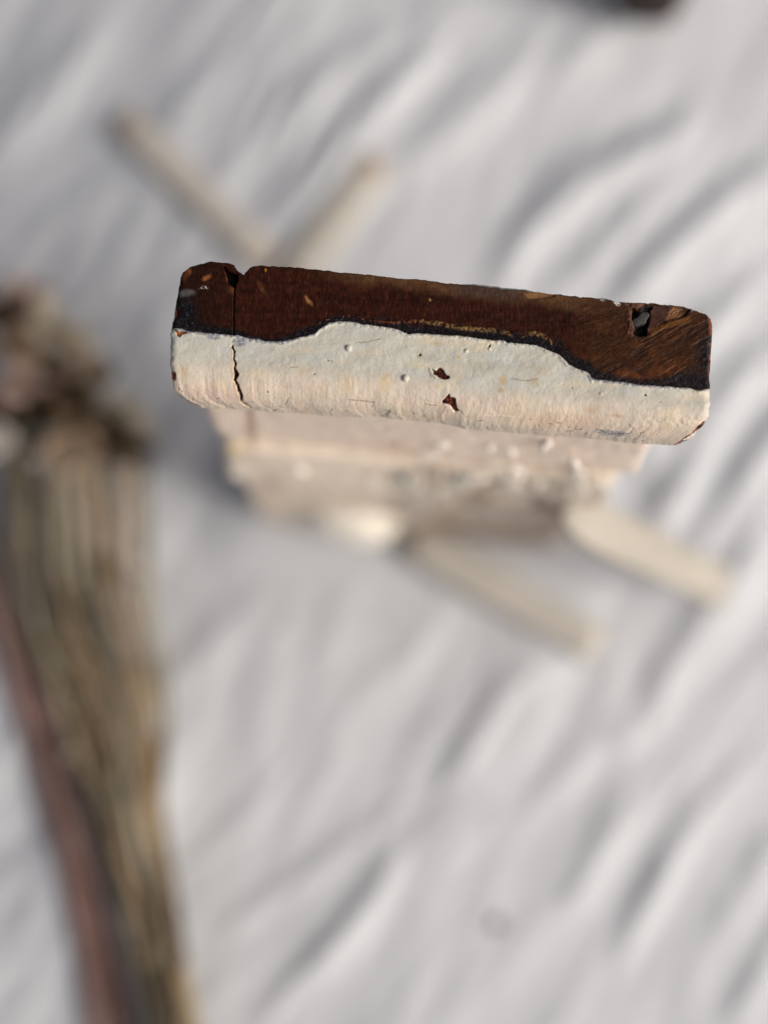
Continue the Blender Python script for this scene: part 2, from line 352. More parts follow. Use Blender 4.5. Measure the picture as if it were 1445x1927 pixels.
# --- wood relief
wd = 1 - paint
sawv = vn(Uc / 1.5, Vc / 7, 111) + .6 * vn(Uc / 3, Vc / 16, 112); bands = vn(Uc / 90, Vc / 3.2, 113)
rgt = sst(1050, 1150, Uc)
aa, bb = math.cos(R(-27)), math.sin(R(-27))
ga = (Uc * aa + Vc * bb); gc = (-Uc * bb + Vc * aa) + .0016 * (Uc - 1200) ** 2 * .15
gc = gc + 5 * fbm(ga / 60, gc / 60, 119, 2)
groove = (vn(ga / 38, gc / 4.2, 121) + .7 * vn(ga / 18, gc / 1.8, 122)) * np.clip(.55 + 1.3 * fbm(Uc / 45, Vc / 30, 124, 2), .1, 1.2)
grain2 = vn(ga / 5, gc / 2.4, 123)
off += wd * vis * ((1 - rgt) * (.00004 * sawv + .00003 * bands) + rgt * (.00013 * groove + .00006 * grain2) + .00006 * fbm(Uc / 22, Vc / 14, 125, 3))
# crack continuing up through the wood, notch shoulder
wcr = linemask(Uc + 1.2 * vn(Vc / 9, Vc * 0, 131), Vc, [(444, 517), (441, 545), (440, 590), (440, 633)], [3.2, 1.1, .8, .8], .7)
nsh = polymask(wob_u, wob_v, [(421, 500), (427, 508), (446, 517), (447, 530), (440, 540), (430, 531), (424, 515)], 1.0)
off -= wd * (wcr * .0007 + nsh * .0016)
HOLE = q1([(378, 250), (425, 262), (470, 255), (540, 212), (610, 206), (600, 330), (575, 420), (545, 500), (530, 575), (440, 572), (400, 540), (425, 500), (395, 430), (375, 380)], 1130, 540, .159)
hu = wob_u + 4.5 * fbm(Uc / 13, Vc / 13, 66, 3); hv = wob_v + 4.5 * fbm(Uc / 13, Vc / 13, 67, 3)
hole = polymask(hu, hv, HOLE, 2.4)
FAC = q1([(600, 200), (1120, 240), (1000, 330), (820, 400), (640, 480), (560, 560), (560, 420)], 1130, 540, .159)
fac = polymask(hu, hv, FAC, 3.0)
n_l = fbm(Uc / 5, Vc / 5, 68, 3)
LIP = q1([(250, 170), (420, 175), (520, 190), (470, 240), (380, 250), (370, 380), (395, 480), (380, 590), (320, 560), (310, 460), (300, 330), (300, 220)], 1130, 540, .159)
lip = polymask(hu + 2 * n_l, hv, LIP, 3.0) * np.clip(.7 + 1.2 * n_l, 0, 1)
FCH = [(988, 552), (1012, 549), (1040, 552), (1045, 557), (1010, 562), (996, 562)]
fch = polymask(wob_u, wob_v, FCH, 1.2)
off -= wd * vis * (hole * .0020 + fac * (1 - hole) * .0009 * sst(0, 60, 640 - Vc) + fch * .0005)
off += wd * vis * lip * .00025
rim_o = linemask(wob_u, wob_v, [(690, 602), (719, 605), (740, 607), (760, 605), (790, 603), (815, 607), (840, 612), (857, 615), (900, 620), (930, 621), (954, 626), (965, 634)], [1.2, 2.2, 2.5, 3, 3.5, 4.5, 4.2, 4.2, 4.4, 4.4, 3.6, 1], 1.6)
rim_o = np.maximum(rim_o, linemask(wob_u, wob_v, [(980, 635), (992, 628), (1006, 627), (1022, 632), (1036, 641), (1038, 652)], [1, 3.2, 4.6, 3.8, 2, 1], 1.6))
rim_o = np.maximum(rim_o, linemask(wob_u, wob_v, [(585, 621), (600, 608), (620, 598), (655, 593), (690, 602)], [1.2, 1.6, 1.8, 2.4, 1.2], 1.0) * (vn(Uc / 5, Vc / 5, 141) > -.02))
rim_o = rim_o * np.clip(.55 + 1.7 * fbm(Uc / 5, Vc / 3.5, 142, 3), 0, 1)
off += wd * vis * rim_o * .0003
chipgrit = vn(Uc / 3, Vc / 3, 151)
off += chips * vis * (-.00022 - .0002 * chipgrit) - crack * .0008
# fade all relief at the hidden rows, round the two ends over
off *= vis
s_l = (P[..., 0] - P[:1, :, 0]); s_r = (P[-1:, :, 0] - P[..., 0]); e = np.minimum(s_l, s_r); re = np.where(isp, .0016, .0009)
drop = np.where(e < re, re - np.sqrt(np.clip(re ** 2 - (re - e) ** 2, 0, None)), 0) * (.7 + .6 * vn(Uc / 9, Vc / 9, 161))
off -= drop
P2 = P + Nn * off[..., None]
# --- pigments
def mixc(c, m, col): return c + (np.asarray(col) - c) * m[..., None]
n1 = fbm(Uc / 40, Vc / 30, 201, 4); n2 = fbm(Uc / 9, Vc / 7, 205, 4)
woodc = np.broadcast_to(lin(44, 18, 9), Uc.shape + (3,)).copy()
woodc = mixc(woodc, np.clip(.5 + 1.4 * vn(Uc / 110, Vc / 9, 211), 0, 1) * .6, lin(28, 10, 6))
woodc = mixc(woodc, sst(-.1, .5, vn(Uc / 1.6, Vc / 8, 213) + .4 * n2) * .42, lin(78, 37, 17))
woodc = mixc(woodc, (1 - sst(345, 470, Uc)) * .6, lin(26, 13, 10))
topd = Vc - np.interp(Uc, TOPO[:, 0], TOPO[:, 1])
woodc = mixc(woodc, sst(560, 720, Uc) * (1 - sst(4, 34, topd + 14 * n1)) * .75, lin(92, 66, 42))
woodc = mixc(woodc, sst(820, 880, Uc) * (1 - sst(960, 1000, Uc)) * (1 - sst(8, 30, topd)) * .7, lin(62, 50, 46))
woodc = mixc(woodc, rgt * .8, lin(52, 29, 12))
woodc = mixc(woodc, rgt * sst(-.05, .5, groove * .7 + grain2 * .5) * .42, lin(104, 62, 28))
woodc = mixc(woodc, rgt * sst(.05, .45, -groove) * .6, lin(26, 13, 8))
woodc = mixc(woodc, rgt * sst(.1, .5, n1 + .3) * sst(660, 700, Vc) * .5, lin(106, 56, 22))
woodc = mixc(woodc, fac * .9, lin(70, 46, 40))
STR = polymask(wob_u, wob_v, q1([(860, 225), (1060, 250), (980, 330), (800, 395), (770, 380)], 1130, 540, .159), 3)
woodc = mixc(woodc, STR * (.55 + .45 * np.clip(vn((Uc + Vc * .62) / 1.8, (Vc - Uc) / 40, 221) * 2, -1, 1)), lin(152, 112, 72))
woodc = mixc(woodc, polymask(wob_u, wob_v, q1([(560, 500), (820, 400), (1080, 330), (1060, 420), (820, 480), (600, 570)], 1130, 540, .159), 3) * .6, lin(112, 74, 34))
woodc = mixc(woodc, lip * (.6 + .6 * vn(Uc / 3, Vc / 5, 223)), lin(108, 78, 64))
woodc = mixc(woodc, fch * .8, lin(134, 100, 66))
# golden flecks, pale scratches
woodc = mixc(woodc, (vn(Uc / 1.5, Vc / 2.0, 231) > .474) * .5, lin(150, 104, 60))
for (a, b, r1, r2, an, c, k) in ((580, 565, 3.4, 10, -35, (150, 110, 62), .8), (388, 522, 9, 4, -25, (150, 92, 50), .7), (350, 512, 7, 13, 20, (120, 70, 38), .6), (500, 508, 2, 3, 0, (190, 120, 50), .9), (425, 516, 1.6, 13, -8, (128, 76, 44), .7), (436, 546, 7, 6, 20, (84, 50, 30), .8), (809, 564, 2, 2.5, 0, (190, 150, 100), .8), (357, 512, 3, 6, 0, (140, 80, 44), .5), (492, 540, 4, 12, -25, (100, 62, 36), .6)):
    woodc = mixc(woodc, ell(wob_u, wob_v, a, b, r1, r2, an, .7) * k * (.6 + .9 * np.clip(n2 + .3, 0, 1)), lin(*c))
# burnt black edge
blackw = np.interp(Uc, [320, 345, 400, 470, 500, 540, 560, 620, 700, 760, 850, 950, 1000, 1060, 1110, 1160, 1220, 1290, 1340], [22, 20, 12, 6, 5, 8, 13, 11, 11, 13, 16, 15, 15, 17, 16, 11, 13, 26, 34])
blk_m = 1 - sst(.55, 1.25, (-D + 6 * n1 + 4 * n2) / (1.3 * blackw))
blk_m = np.maximum(blk_m, ell(wob_u, wob_v, 346, 592, 25, 34, 0, .5)); blk_m = np.maximum(blk_m, sst(1290, 1330, Uc + 22 * n1) * sst(615, 650, Vc + 14 * n1))
blk_m = np.maximum(blk_m, sst(1322, 1335, Uc + 8 * n2) * .8)
woodc = mixc(woodc, blk_m * .93, lin(17, 16, 19))
woodc = mixc(woodc, blk_m * (vn(Uc / 1.7, Vc / 1.7, 241) > .3) * .35, lin(90, 92, 100))
woodc = mixc(woodc, rim_o * (.75 + .5 * n2), np.where((Uc < 790)[..., None], lin(112, 62, 36), lin(128, 100, 58)))
woodc = mixc(woodc, ell(wob_u, wob_v, 351, 551, 15, 6, -5, .6) * .8, lin(84, 84, 82))
woodc = mixc(woodc, ell(wob_u, wob_v, 328, 590, 4.5, 10, 10, .3) * (1 - .8 * ell(Uc, Vc, 327, 591, 1.8, 5, 10, .4)), lin(158, 92, 52))
woodc = mixc(woodc, sst(1330, 1338, Uc + 3 * n2) * (vn(Uc / 8, Vc / 12, 251) > -.05) * .7, lin(128, 74, 48))
woodc = mixc(woodc, wcr * .95, lin(10, 6, 5)); woodc = mixc(woodc, nsh * .93, lin(9, 7, 6)); woodc = mixc(woodc, hole * .97, lin(10, 9, 9))
woodc = mixc(woodc, hole * sst(-3, 5, (Uc - 1212) * .8 - (Vc - 585)) * .9, lin(66, 60, 62))
woodc = mixc(woodc, ell(wob_u, wob_v, 1161, 570, 7, 4, 25, .4) * (vn(Uc / 2.5, Vc / 2.5, 253) > -.15), lin(205, 205, 200))
woodc = mixc(woodc, ell(wob_u, wob_v, 1133, 563, 5, 3, 5, .5) * .6, lin(170, 170, 165))
woodc = mixc(woodc, linemask(wob_u, wob_v, [(1297, 588), (1304, 582), (1318, 582)], [1, 1.8, 1], 1) * (vn(Uc / 2, Vc / 2, 254) > -.1) * .8, lin(190, 190, 186))
woodc = mixc(woodc, ell(wob_u, wob_v, 1336, 594, 3, 4, 0, .5) * .8, lin(190, 185, 178))
woodc = mixc(woodc, (ell(wob_u, wob_v, 383, 541, 8, 3.5, 0, .6) * (vn(Uc / 1.4, Vc / 1.4, 255) > .22)) * .9, lin(200, 190, 185))
# inside chips: reddish old wood
red = chips * (Vc > 640) * vis
woodc = mixc(woodc, red * .95, np.where((Uc < 365)[..., None], lin(142, 86, 44), lin(64, 27, 19)))
woodc = mixc(woodc, ((Uc > 1255) & (Vc > 785)) * red * (vn(Uc / 6, Vc / 3, 261) > 0) * .8, lin(160, 104, 60))
woodc = mixc(woodc, red * (chipgrit > .24) * .6, lin(140, 78, 48)); woodc = mixc(woodc, red * (chipgrit < -.22) * .7, lin(36, 14, 12))
woodc = mixc(woodc, polymask(wob_u, wob_v, CH3, .9) * .8, lin(160, 98, 48))
woodc = mixc(woodc, pk * .6, lin(120, 108, 92))
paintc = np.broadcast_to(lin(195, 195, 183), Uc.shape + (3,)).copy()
paintc = mixc(paintc, warm * .95, lin(210, 197, 178))  # warm front light and grey sky sheen put into the aged paint colour
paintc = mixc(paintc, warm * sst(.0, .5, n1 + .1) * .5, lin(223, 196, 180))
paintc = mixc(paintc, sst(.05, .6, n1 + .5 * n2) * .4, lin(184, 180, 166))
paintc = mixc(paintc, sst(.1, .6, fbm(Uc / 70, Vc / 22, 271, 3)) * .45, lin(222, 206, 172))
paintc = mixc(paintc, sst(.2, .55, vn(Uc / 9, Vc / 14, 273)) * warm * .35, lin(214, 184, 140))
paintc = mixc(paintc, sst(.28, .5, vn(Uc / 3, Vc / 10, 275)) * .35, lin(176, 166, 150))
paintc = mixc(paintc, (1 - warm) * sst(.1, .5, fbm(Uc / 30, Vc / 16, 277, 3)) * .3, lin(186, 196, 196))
for (a, b, r1, r2, an, c, k) in ((946, 717, 5, 9, 5, (196, 160, 100), .75), (942, 735, 7, 4, 0, (190, 160, 110), .6), (790, 668, 5, 5, 0, (150, 138, 108), .7), (862, 673, 4, 4, 0, (190, 172, 120), .7), (823, 727, 3, 4, 0, (200, 172, 120), .6), (1004, 719, 9, 8, 20, (178, 162, 130), .6), (724, 718, 9, 14, 10, (214, 186, 130), .5), (343, 700, 7, 10, 0, (198, 176, 132), .6), (440, 712, 3, 30, -8, (196, 160, 110), .45), (1115, 770, 10, 6, 0, (190, 158, 120), .5), (1160, 781, 12, 3, 8, (160, 134, 100), .5), (820, 647, 10, 4, 0, (180, 168, 138), .6), (1022, 700, 18, 9, 20, (184, 172, 140), .5), (653, 720, 16, 16, 0, (214, 190, 146), .4), (570, 700, 9, 12, 0, (206, 186, 146), .35), (1060, 790, 60, 12, 4, (206, 174, 148), .5), (905, 690, 50, 8, 4, (176, 174, 156), .5), (398, 740, 60, 16, 5, (216, 188, 176), .5)):
    paintc = mixc(paintc, ell(wob_u, wob_v, a, b, r1, r2, an, .8) * k, lin(*c))
# blue grey primer showing along the edge
gp = np.maximum.reduce([ell(wob_u, wob_v, 403, 634, 13, 5.5, 5), ell(wob_u, wob_v, 452, 643, 14.5, 8.5, 0, .2), ell(wob_u, wob_v, 526, 645, 9, 4, 10), ell(wob_u, wob_v, 1152, 812, 32, 5, 6, .4) * .8])
gp = np.maximum(gp, (1 - sst(3.5, 6.5, D + 2 * n2)) * np.interp(Uc, [320, 340, 540, 560, 1100, 1114, 1240, 1260], [.8, .9, .8, .25, .2, .95, .9, .2]))
paintc = mixc(paintc, gp * .85, lin(122, 126, 134)); paintc = mixc(paintc, gp * (vn(Uc / 1.6, Vc / 1.6, 281) > .12) * .6, lin(206, 208, 210))
paintc = mixc(paintc, gp * (vn(Uc / 2.2, Vc / 1.3, 283) > .25) * .7, lin(70, 72, 78))
paintc = mixc(paintc, scr * .8, lin(110, 98, 86))
near = linemask(Uc, Vc, CRK, [5] * len(CRK), 4) * .35
paintc = mixc(paintc, near, lin(206, 178, 138))
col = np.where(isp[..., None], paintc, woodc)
gl = np.where(isp, .46 + .14 * warm + .1 * n2, .5 - .1 * (1 - rgt) + .15 * n2 - .1 * blk_m); gl = np.clip(gl, .25, .9)
# --- split into paint coat and bare wood
F = gridfaces(NX, NR); fi = isp.ravel()[F].sum(1) >= 2
Vv = P2.reshape(-1, 3); Cc = col.reshape(-1, 3); Gg = gl.ravel()
extra_v = []; extra_f_w = []
def sub(name, faces, m):
    used = np.unique(faces); rm = np.full(len(Vv), -1); rm[used] = np.arange(len(used))
    # keep every face's pigment of its own kind at the seam
    return mesh(name, Vv[used], rm[faces], m, Cc[used], Gg[used])
# pigments at the seam: give paint faces paint colours everywhere they reach
pc = paintc.reshape(-1, 3); wc = woodc.reshape(-1, 3)
Cc = wc; wood_me = sub('wooden_top', F[~fi], M_wood)
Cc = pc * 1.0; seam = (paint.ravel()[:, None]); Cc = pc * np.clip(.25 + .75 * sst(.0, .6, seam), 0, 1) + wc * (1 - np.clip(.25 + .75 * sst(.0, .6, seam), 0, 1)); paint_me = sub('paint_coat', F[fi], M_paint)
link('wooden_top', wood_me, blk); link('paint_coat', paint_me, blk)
# closed end faces of the top
for sgn, idx in ((-1, 0), (1, NX - 1)):
    ring = P2[idx]; c = ring.mean(0)[None]; n = len(ring)
    # a shallow worn cheek instead of a flat cut
    V2 = np.concatenate([ring, ring * .5 + c * .5 + [[sgn * .0003, 0, 0]], c + [[sgn * .0003, 0, 0]]])
    f = [(i, (i + 1) % n, n + (i + 1) % n, n + i) for i in range(n)] + [(n + i, n + (i + 1) % n, 2 * n) for i in range(n)]
    if sgn < 0: f = [t[::-1] for t in f]
    pc_ = np.where(((V2[:, 1] < -.013) & (vn(V2[:, 1] * 900, V2[:, 2] * 900, 5) > -.25))[:, None], lin(196, 186, 172), lin(74, 44, 28))
    link('end_face', mesh('end_face', V2, f, M_wood, pc_, np.full(len(V2), .6)), blk)
# thin painted lip along the rear edge
def bar_pts(name, path, w, h, m, parent, rnd=0):
    pass
i0, i1 = int(np.argmin(abs(Uc[:, 5] - 872))), int(np.argmin(abs(Uc[:, 5] - 1006)))
xs = P[i0:i1:4, 8, 0]; ys = yb[i0:i1:4]; n = len(xs); taper = np.sin(np.linspace(0, math.pi, n)) ** .35
vv = []; 
for k in range(n):
    for (dy, dz) in ((-.0006, .0), (.00030 * taper[k], -.0002), (.00042 * taper[k], -.0035), (-.0006, -.0045)): vv.append((xs[k], ys[k] + dy, HT - .0007 + dz))
fc = [(k * 4 + j, (k + 1) * 4 + j, (k + 1) * 4 + (j + 1) % 4, k * 4 + (j + 1) % 4) for k in range(n - 1) for j in range(4)] + [(0, 1, 2, 3), ((n - 1) * 4 + 3, (n - 1) * 4 + 2, (n - 1) * 4 + 1, (n - 1) * 4)]
link('paint_drip', mesh('paint_drip', vv, fc, mat('grey_green_paint', (.24, .26, .25), .5, nscale=400)), blk)
# nail head sunk in the split
def blob(name, c, r, m, parent, seed=0, n=(16, 10), sq=1.0, amp=.12, rot=0):
    V = []; nu, nv = n; rr = random.Random(seed); ph = [rr.uniform(0, 6.28) for _ in range(4)]
    for j in range(nv + 1):
        th = math.pi * j / nv
        for i in range(nu):
            p = 2 * math.pi * i / nu; k = 1 + amp * (math.sin(2 * p + ph[0]) * math.sin(th) + .6 * math.sin(3 * p + ph[1] + 2 * th) * math.sin(th) + .4 * math.sin(5 * p + ph[2]) * math.sin(th))
            a, b = r[0] * k * math.sin(th) * math.cos(p), r[1] * k * math.sin(th) * math.sin(p)
            V.append((c[0] + a * math.cos(rot) - b * math.sin(rot), c[1] + a * math.sin(rot) + b * math.cos(rot), c[2] + r[2] * math.copysign(abs(math.cos(th)) ** sq, math.cos(th))))
    f = [(j * nu + i, (j + 1) * nu + i, (j + 1) * nu + (i + 1) % nu, j * nu + (i + 1) % nu) for j in range(nv) for i in range(nu)]
    o_ = link(name, mesh(name, V, f, m), parent); return o_
pn = tol(gnd(1205, 602, HT - .0011))
blob('nail_head', pn, (.00160, .00118, .0008), mat('dull_iron', (.040, .039, .037), .8, nscale=900, namt=.3, bump=.6), blk, 3, (28, 16), .45, .2, .7)

# ---- mouldings and shaft below the top
def tier(name, zs, seed):
    """zs: list of (z, front y, left x, right x) from top to bottom; back at y = -0.0015"""
    prof = []
    for k in range(len(zs) - 1):
        a, b = np.array(zs[k]), np.array(zs[k + 1]); m = max(2, int(abs(a[0] - b[0]) / .0007))
        for t in range(m): prof.append(a + (b - a) * t / m)
    prof.append(np.array(zs[-1])); prof = np.array(prof); nz = len(prof)
    # smooth
    for _ in range(3): prof[1:-1, 1:] = (prof[:-2, 1:] + 2 * prof[1:-1, 1:] + prof[2:, 1:]) / 4
    rc = .0022; YB = -.0015; nf = 150; ns = 14
    V = []
    for (z, yf_, xl_, xr_) in prof:
        ring = []
        for t in np.linspace(0, 1, ns, False): ring.append((xl_, YB + (yf_ + rc - YB) * t, 0))
        for t in np.linspace(0, 1, 6, False): q = t * math.pi / 2; ring.append((xl_ + rc * (1 - math.cos(q)), yf_ + rc - rc * math.sin(q), 0))
        for t in np.linspace(0, 1, nf, False): ring.append((xl_ + rc + (xr_ - xl_ - 2 * rc) * t, yf_, 1))
        for t in np.linspace(0, 1, 6, False): q = t * math.pi / 2; ring.append((xr_ - rc + rc * math.sin(q), yf_ + rc * (1 - math.cos(q)), 0))
        for t in np.linspace(0, 1, ns, False): ring.append((xr_, yf_ + rc + (YB - yf_ - rc) * t, 0))
        for t in np.linspace(0, 1, 12, False): ring.append((xr_ + (xl_ - xr_) * t, YB, 0))
        V.append([(a, b, z) for a, b, c in ring])
    V = np.array(V); m = V.shape[1]; cx, cy = 0, -.012
    nrm = V[..., :2] - np.array([cx, cy]); nrm[..., 0] *= .0; nrm[..., 1] = np.sign(nrm[..., 1])
    x_, z_ = V[..., 0], V[..., 2]
    bumpv = .0006 * fbm(x_ * 60, z_ * 60, seed, 3) + .0003 * fbm(x_ * 500, z_ * 500, seed + 7, 2)
    front = V[..., 1] < -.016
    V[..., 1] -= np.where(front, bumpv, 0)
    V[..., 0] += np.where(front, 0, .6 * bumpv * np.sign(x_))
    Pw = tow(V); u, v = proj(Pw)
    c = np.broadcast_to(lin(242, 228, 208), u.shape + (3,)).copy()
    nA = fbm(u / 50, v / 24, seed + 20, 4); nB = fbm(u / 13, v / 9, seed + 30, 3)
    c = mixc(c, sst(.0, .6, nA) * .5, lin(214, 188, 168)); c = mixc(c, sst(.15, .6, nB) * .35, lin(196, 178, 158))
    c = mixc(c, (z_ > .129) * .6, lin(238, 218, 199)); c = mixc(c, (np.exp(-((z_ - .1235) / .0035) ** 2) + .8 * np.exp(-((z_ - .0750) / .004) ** 2)) * (.6 + .8 * np.clip(nA + .3, 0, 1)) * .6, lin(150, 126, 108))  # dark groove lines: recess shade painted as dirt into the pigment
    c = mixc(c, ell(u, v, 472, 798, 9, 46, -4, .7) * .75, lin(160, 122, 100))
    c = mixc(c, ell(u, v, 440, 846, 22, 14, 0, .8) * .6, lin(222, 196, 138))
    c = mixc(c, ell(u, v, 760, 845, 60, 10, 3, .8) * .35, lin(216, 176, 142))
    mot = polymask(u, v, [(740, 890), (900, 880), (1180, 905), (1160, 960), (1060, 1040), (860, 1020), (740, 960)], 25)
    c = mixc(c, mot * .6, lin(186, 172, 154)); c = mixc(c, mot * sst(.05, .3, nB) * .85, lin(226, 222, 206)); c = mixc(c, mot * sst(.08, .35, -nB) * .75, lin(138, 112, 90))
    shaft_ = z_ < .078
    c = mixc(c, shaft_ * .4, lin(208, 192, 172))
    for (a, b, r1, r2, an, cc, k) in ((860, 1002, 85, 22, 6, (120, 88, 64), .95), (990, 1010, 60, 26, 6, (128, 96, 74), .8), (895, 938, 26, 14, 0, (140, 112, 88), .8), (1016, 940, 18, 13, 0, (112, 82, 62), .9), (1050, 972, 36, 14, -15, (140, 108, 90), .8), (510, 912, 12, 10, 0, (132, 112, 98), .8), (738, 962, 24, 12, 0, (150, 124, 102), .6), (1180, 893, 14, 7, 0, (130, 96, 76), .8), (1078, 882, 26, 7, 5, (120, 98, 84), .8), (820, 880, 40, 8, 5, (170, 144, 122), .5)):
        c = mixc(c, ell(u + 6 * nB * 2, v + 5 * nA, a, b, r1, r2, an, .6) * k, lin(*cc))
    Vf = V.reshape(-1, 3); top = V[0].mean(0); bot = V[-1].mean(0)
    Fq = gridfaces(nz, m, True); fl = [tuple(t) for t in Fq.tolist()]
    fl += [(i, (i + 1) % m, len(Vf)) for i in range(m)] + [((nz - 1) * m + (i + 1) % m, (nz - 1) * m + i, len(Vf) + 1) for i in range(m)]
    Vf = np.concatenate([Vf, [top], [bot]]); cf = np.concatenate([c.reshape(-1, 3), [[.3, .2, .15]], [[.3, .2, .15]]])
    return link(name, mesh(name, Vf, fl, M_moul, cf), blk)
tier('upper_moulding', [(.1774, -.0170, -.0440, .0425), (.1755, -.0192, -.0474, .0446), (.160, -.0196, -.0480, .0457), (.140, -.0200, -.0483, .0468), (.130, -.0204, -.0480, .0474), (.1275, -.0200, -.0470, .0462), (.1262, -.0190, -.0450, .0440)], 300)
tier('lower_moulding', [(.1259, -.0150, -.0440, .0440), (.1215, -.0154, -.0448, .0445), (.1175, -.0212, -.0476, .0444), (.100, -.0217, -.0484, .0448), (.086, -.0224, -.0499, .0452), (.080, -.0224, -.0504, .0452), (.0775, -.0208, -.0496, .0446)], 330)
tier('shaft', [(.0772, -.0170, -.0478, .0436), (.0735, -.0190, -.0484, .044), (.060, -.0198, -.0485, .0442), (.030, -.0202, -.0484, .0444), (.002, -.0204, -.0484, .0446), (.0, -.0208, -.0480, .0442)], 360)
# raised flakes and blisters of paint, one object each
m_fl = mat('pale_paint_flake', (.80, .76, .69), .5, nscale=300); m_fg = mat('grey_white_paint_flake', (.62, .61, .55), .55, nscale=300)
def onface(u, v, y):
    lo, hi = -.05, .25
    for _ in range(40):
        mm = (lo + hi) / 2
        if tol(gnd(u, v, mm))[1] < y: hi = mm
        else: lo = mm
    return tol(gnd(u, v, lo))
rq = random.Random(8)
FL = [(rq.uniform(735, 1135), rq.uniform(888, 1000), rq.uniform(4, 13), rq.uniform(3, 9), rq.random() > .35) for _ in range(46)]
FL = [q for q in FL if not (q[0] > 1060 and q[1] > 950)] + [(804, 856, 17, 8, 0), (832, 838, 14, 6, 0), (960, 851, 9, 7, 0), (1024, 838, 10, 8, 0), (1079, 872, 12, 6, 0), (1096, 922, 14, 10, 0), (1030, 832, 6, 5, 0), (966, 884, 10, 6, 0), (920, 842, 5, 4, 0),
      (760, 902, 13, 9, 1), (783, 918, 14, 9, 1), (815, 925, 16, 10, 1), (862, 902, 12, 11, 1), (848, 930, 11, 8, 1), (783, 972, 20, 20, 1), (975, 945, 15, 10, 1), (1064, 950, 14, 9, 1), (1085, 958, 10, 9, 1), (950, 912, 14, 7, 1), (908, 968, 20, 9, 1), (1010, 915, 12, 7, 1), (700, 905, 18, 6, 0), (560, 885, 16, 6, 0), (445, 890, 10, 10, 0), (1130, 935, 12, 8, 1), (880, 955, 9, 7, 1)]
for k, (u, v, a, b, mm) in enumerate(FL):
    yy_ = -.0203 if v < 868 else (-.0222 if v < 925 else -.0202); p = onface(u, v, yy_); s = (CAMH - p[2]) / FPX
    p[1] = yy_
    blob('paint_flake', p, (a * s, .0011, b * s / .26 * .55), m_fg if mm else m_fl, blk, 50 + k, (18, 10), .8, .34)
p = onface(662, 984, -.0213); p[1] = -.0205; p[2] = .0185
cp = blob('bare_patch', p, (.0142, .0075, .0125), mat('fresh_cream_paint', (.93, .89, .78), .45, nscale=120, namt=.05), blk, 9, (32, 18), .8, .07)
tag(cp, 'bright cream patch near the foot of the block')

# ================================================================== PALE STICKS
m_st = mat('pale_cream_wood', (.41, .385, .33), .55, nscale=60, namt=.12, nstretch=(1, 1, 1), bscale=200, bdist=.0006)
m_se_ = mat('orange_tan_wood_end', (.50, .33, .21), .6, nscale=80, namt=.2)
m_sg = mat('greyish_wood_end', (.44, .37, .30), .6, nscale=80, namt=.2)
m_pale = mat('paler_cream_wood', (.50, .475, .42), .55, nscale=60, namt=.12, bscale=200, bdist=.0006)
m_st_ = m_st
def stick(label, p0, p1, w, h, seed, tip0=True, taper=False):
    m_st = m_st_ if taper else m_pale
    m_se = m_sg if tip0 else m_se_
    """p0, p1: centre of the underside at both ends; thing > body, two tips"""
    p0, p1 = np.array(p0), np.array(p1); L = np.linalg.norm(p1 - p0); d = (p1 - p0) / L
    e = bpy.data.objects.new('pale_stick', None); S.collection.objects.link(e); e.empty_display_size = .01
    e.location = (p0 + p1) / 2; yaw = math.atan2(d[1], d[0]); pit = -math.asin(d[2]); e.rotation_euler = (0, pit, yaw)
    tag(e, label, 'stick', 'pale sticks around the foot of the block')
    rr = random.Random(seed)
    def seg(name, x0, x1, m, n):
        V = []; cs = [(-.5, .12), (-.42, 0), (.42, 0), (.5, .12), (.5, .85), (.40, 1), (-.40, 1), (-.5, .85)]
        for i in range(n):
            xx = x0 + (x1 - x0) * i / (n - 1); q = 1 + .05 * math.sin(xx * 90 + seed) + rr.uniform(-.02, .02)
            if abs(abs(xx) - L / 2) < 1e-5: q *= .86
            if taper: q *= min(1, .45 + (xx + L / 2) / .014)
            for a, b in cs: V.append((xx, a * w * q, b * h * q))
        f = [(i * 8 + j, (i + 1) * 8 + j, (i + 1) * 8 + (j + 1) % 8, i * 8 + (j + 1) % 8) for i in range(n - 1) for j in range(8)]
        f += [tuple(range(8)), tuple(range((n - 1) * 8 + 7, (n - 1) * 8 - 1, -1))]
        link(name, mesh(name, V, [t[::-1] for t in f], m), e)
    a0 = .004 if tip0 else 0; TL = .006 if tip0 else .011
    seg('body', -L / 2 + a0, L / 2 - TL, m_st, 16)
    if tip0: seg('tip', -L / 2, -L / 2 + .004, m_se, 4); seg('tip', L / 2 - TL, L / 2, m_se, 4)
def up(u, v, z): return gnd(u, v, z)
stick('narrow pale stick behind the block, leftmost, its tip nearest the dried flowers', on_cloth(500, 490, .0005, 1), on_cloth(232, 228, .0, 1), .0104, .0034, 1)
stick('short faint cream stick behind the block, pointing up and right between cloth folds', on_cloth(545, 540, .001, 3), on_cloth(712, 302, -.0005, 1), .0115, .0026, 2)
p0 = tow(onface(1052, 966, -.0255))
stick('wide pale stick leaning at the right of the block foot, longest and farthest right', p0, on_cloth(1372, 1116, .0, 4), .0125, .0046, 3, False, True)
stick('pale stick in front of the block foot, lowest of the four', on_cloth(770, 1018, .001, 3), on_cloth(1182, 1252, .001, 4), .0118, .0060, 4, False)

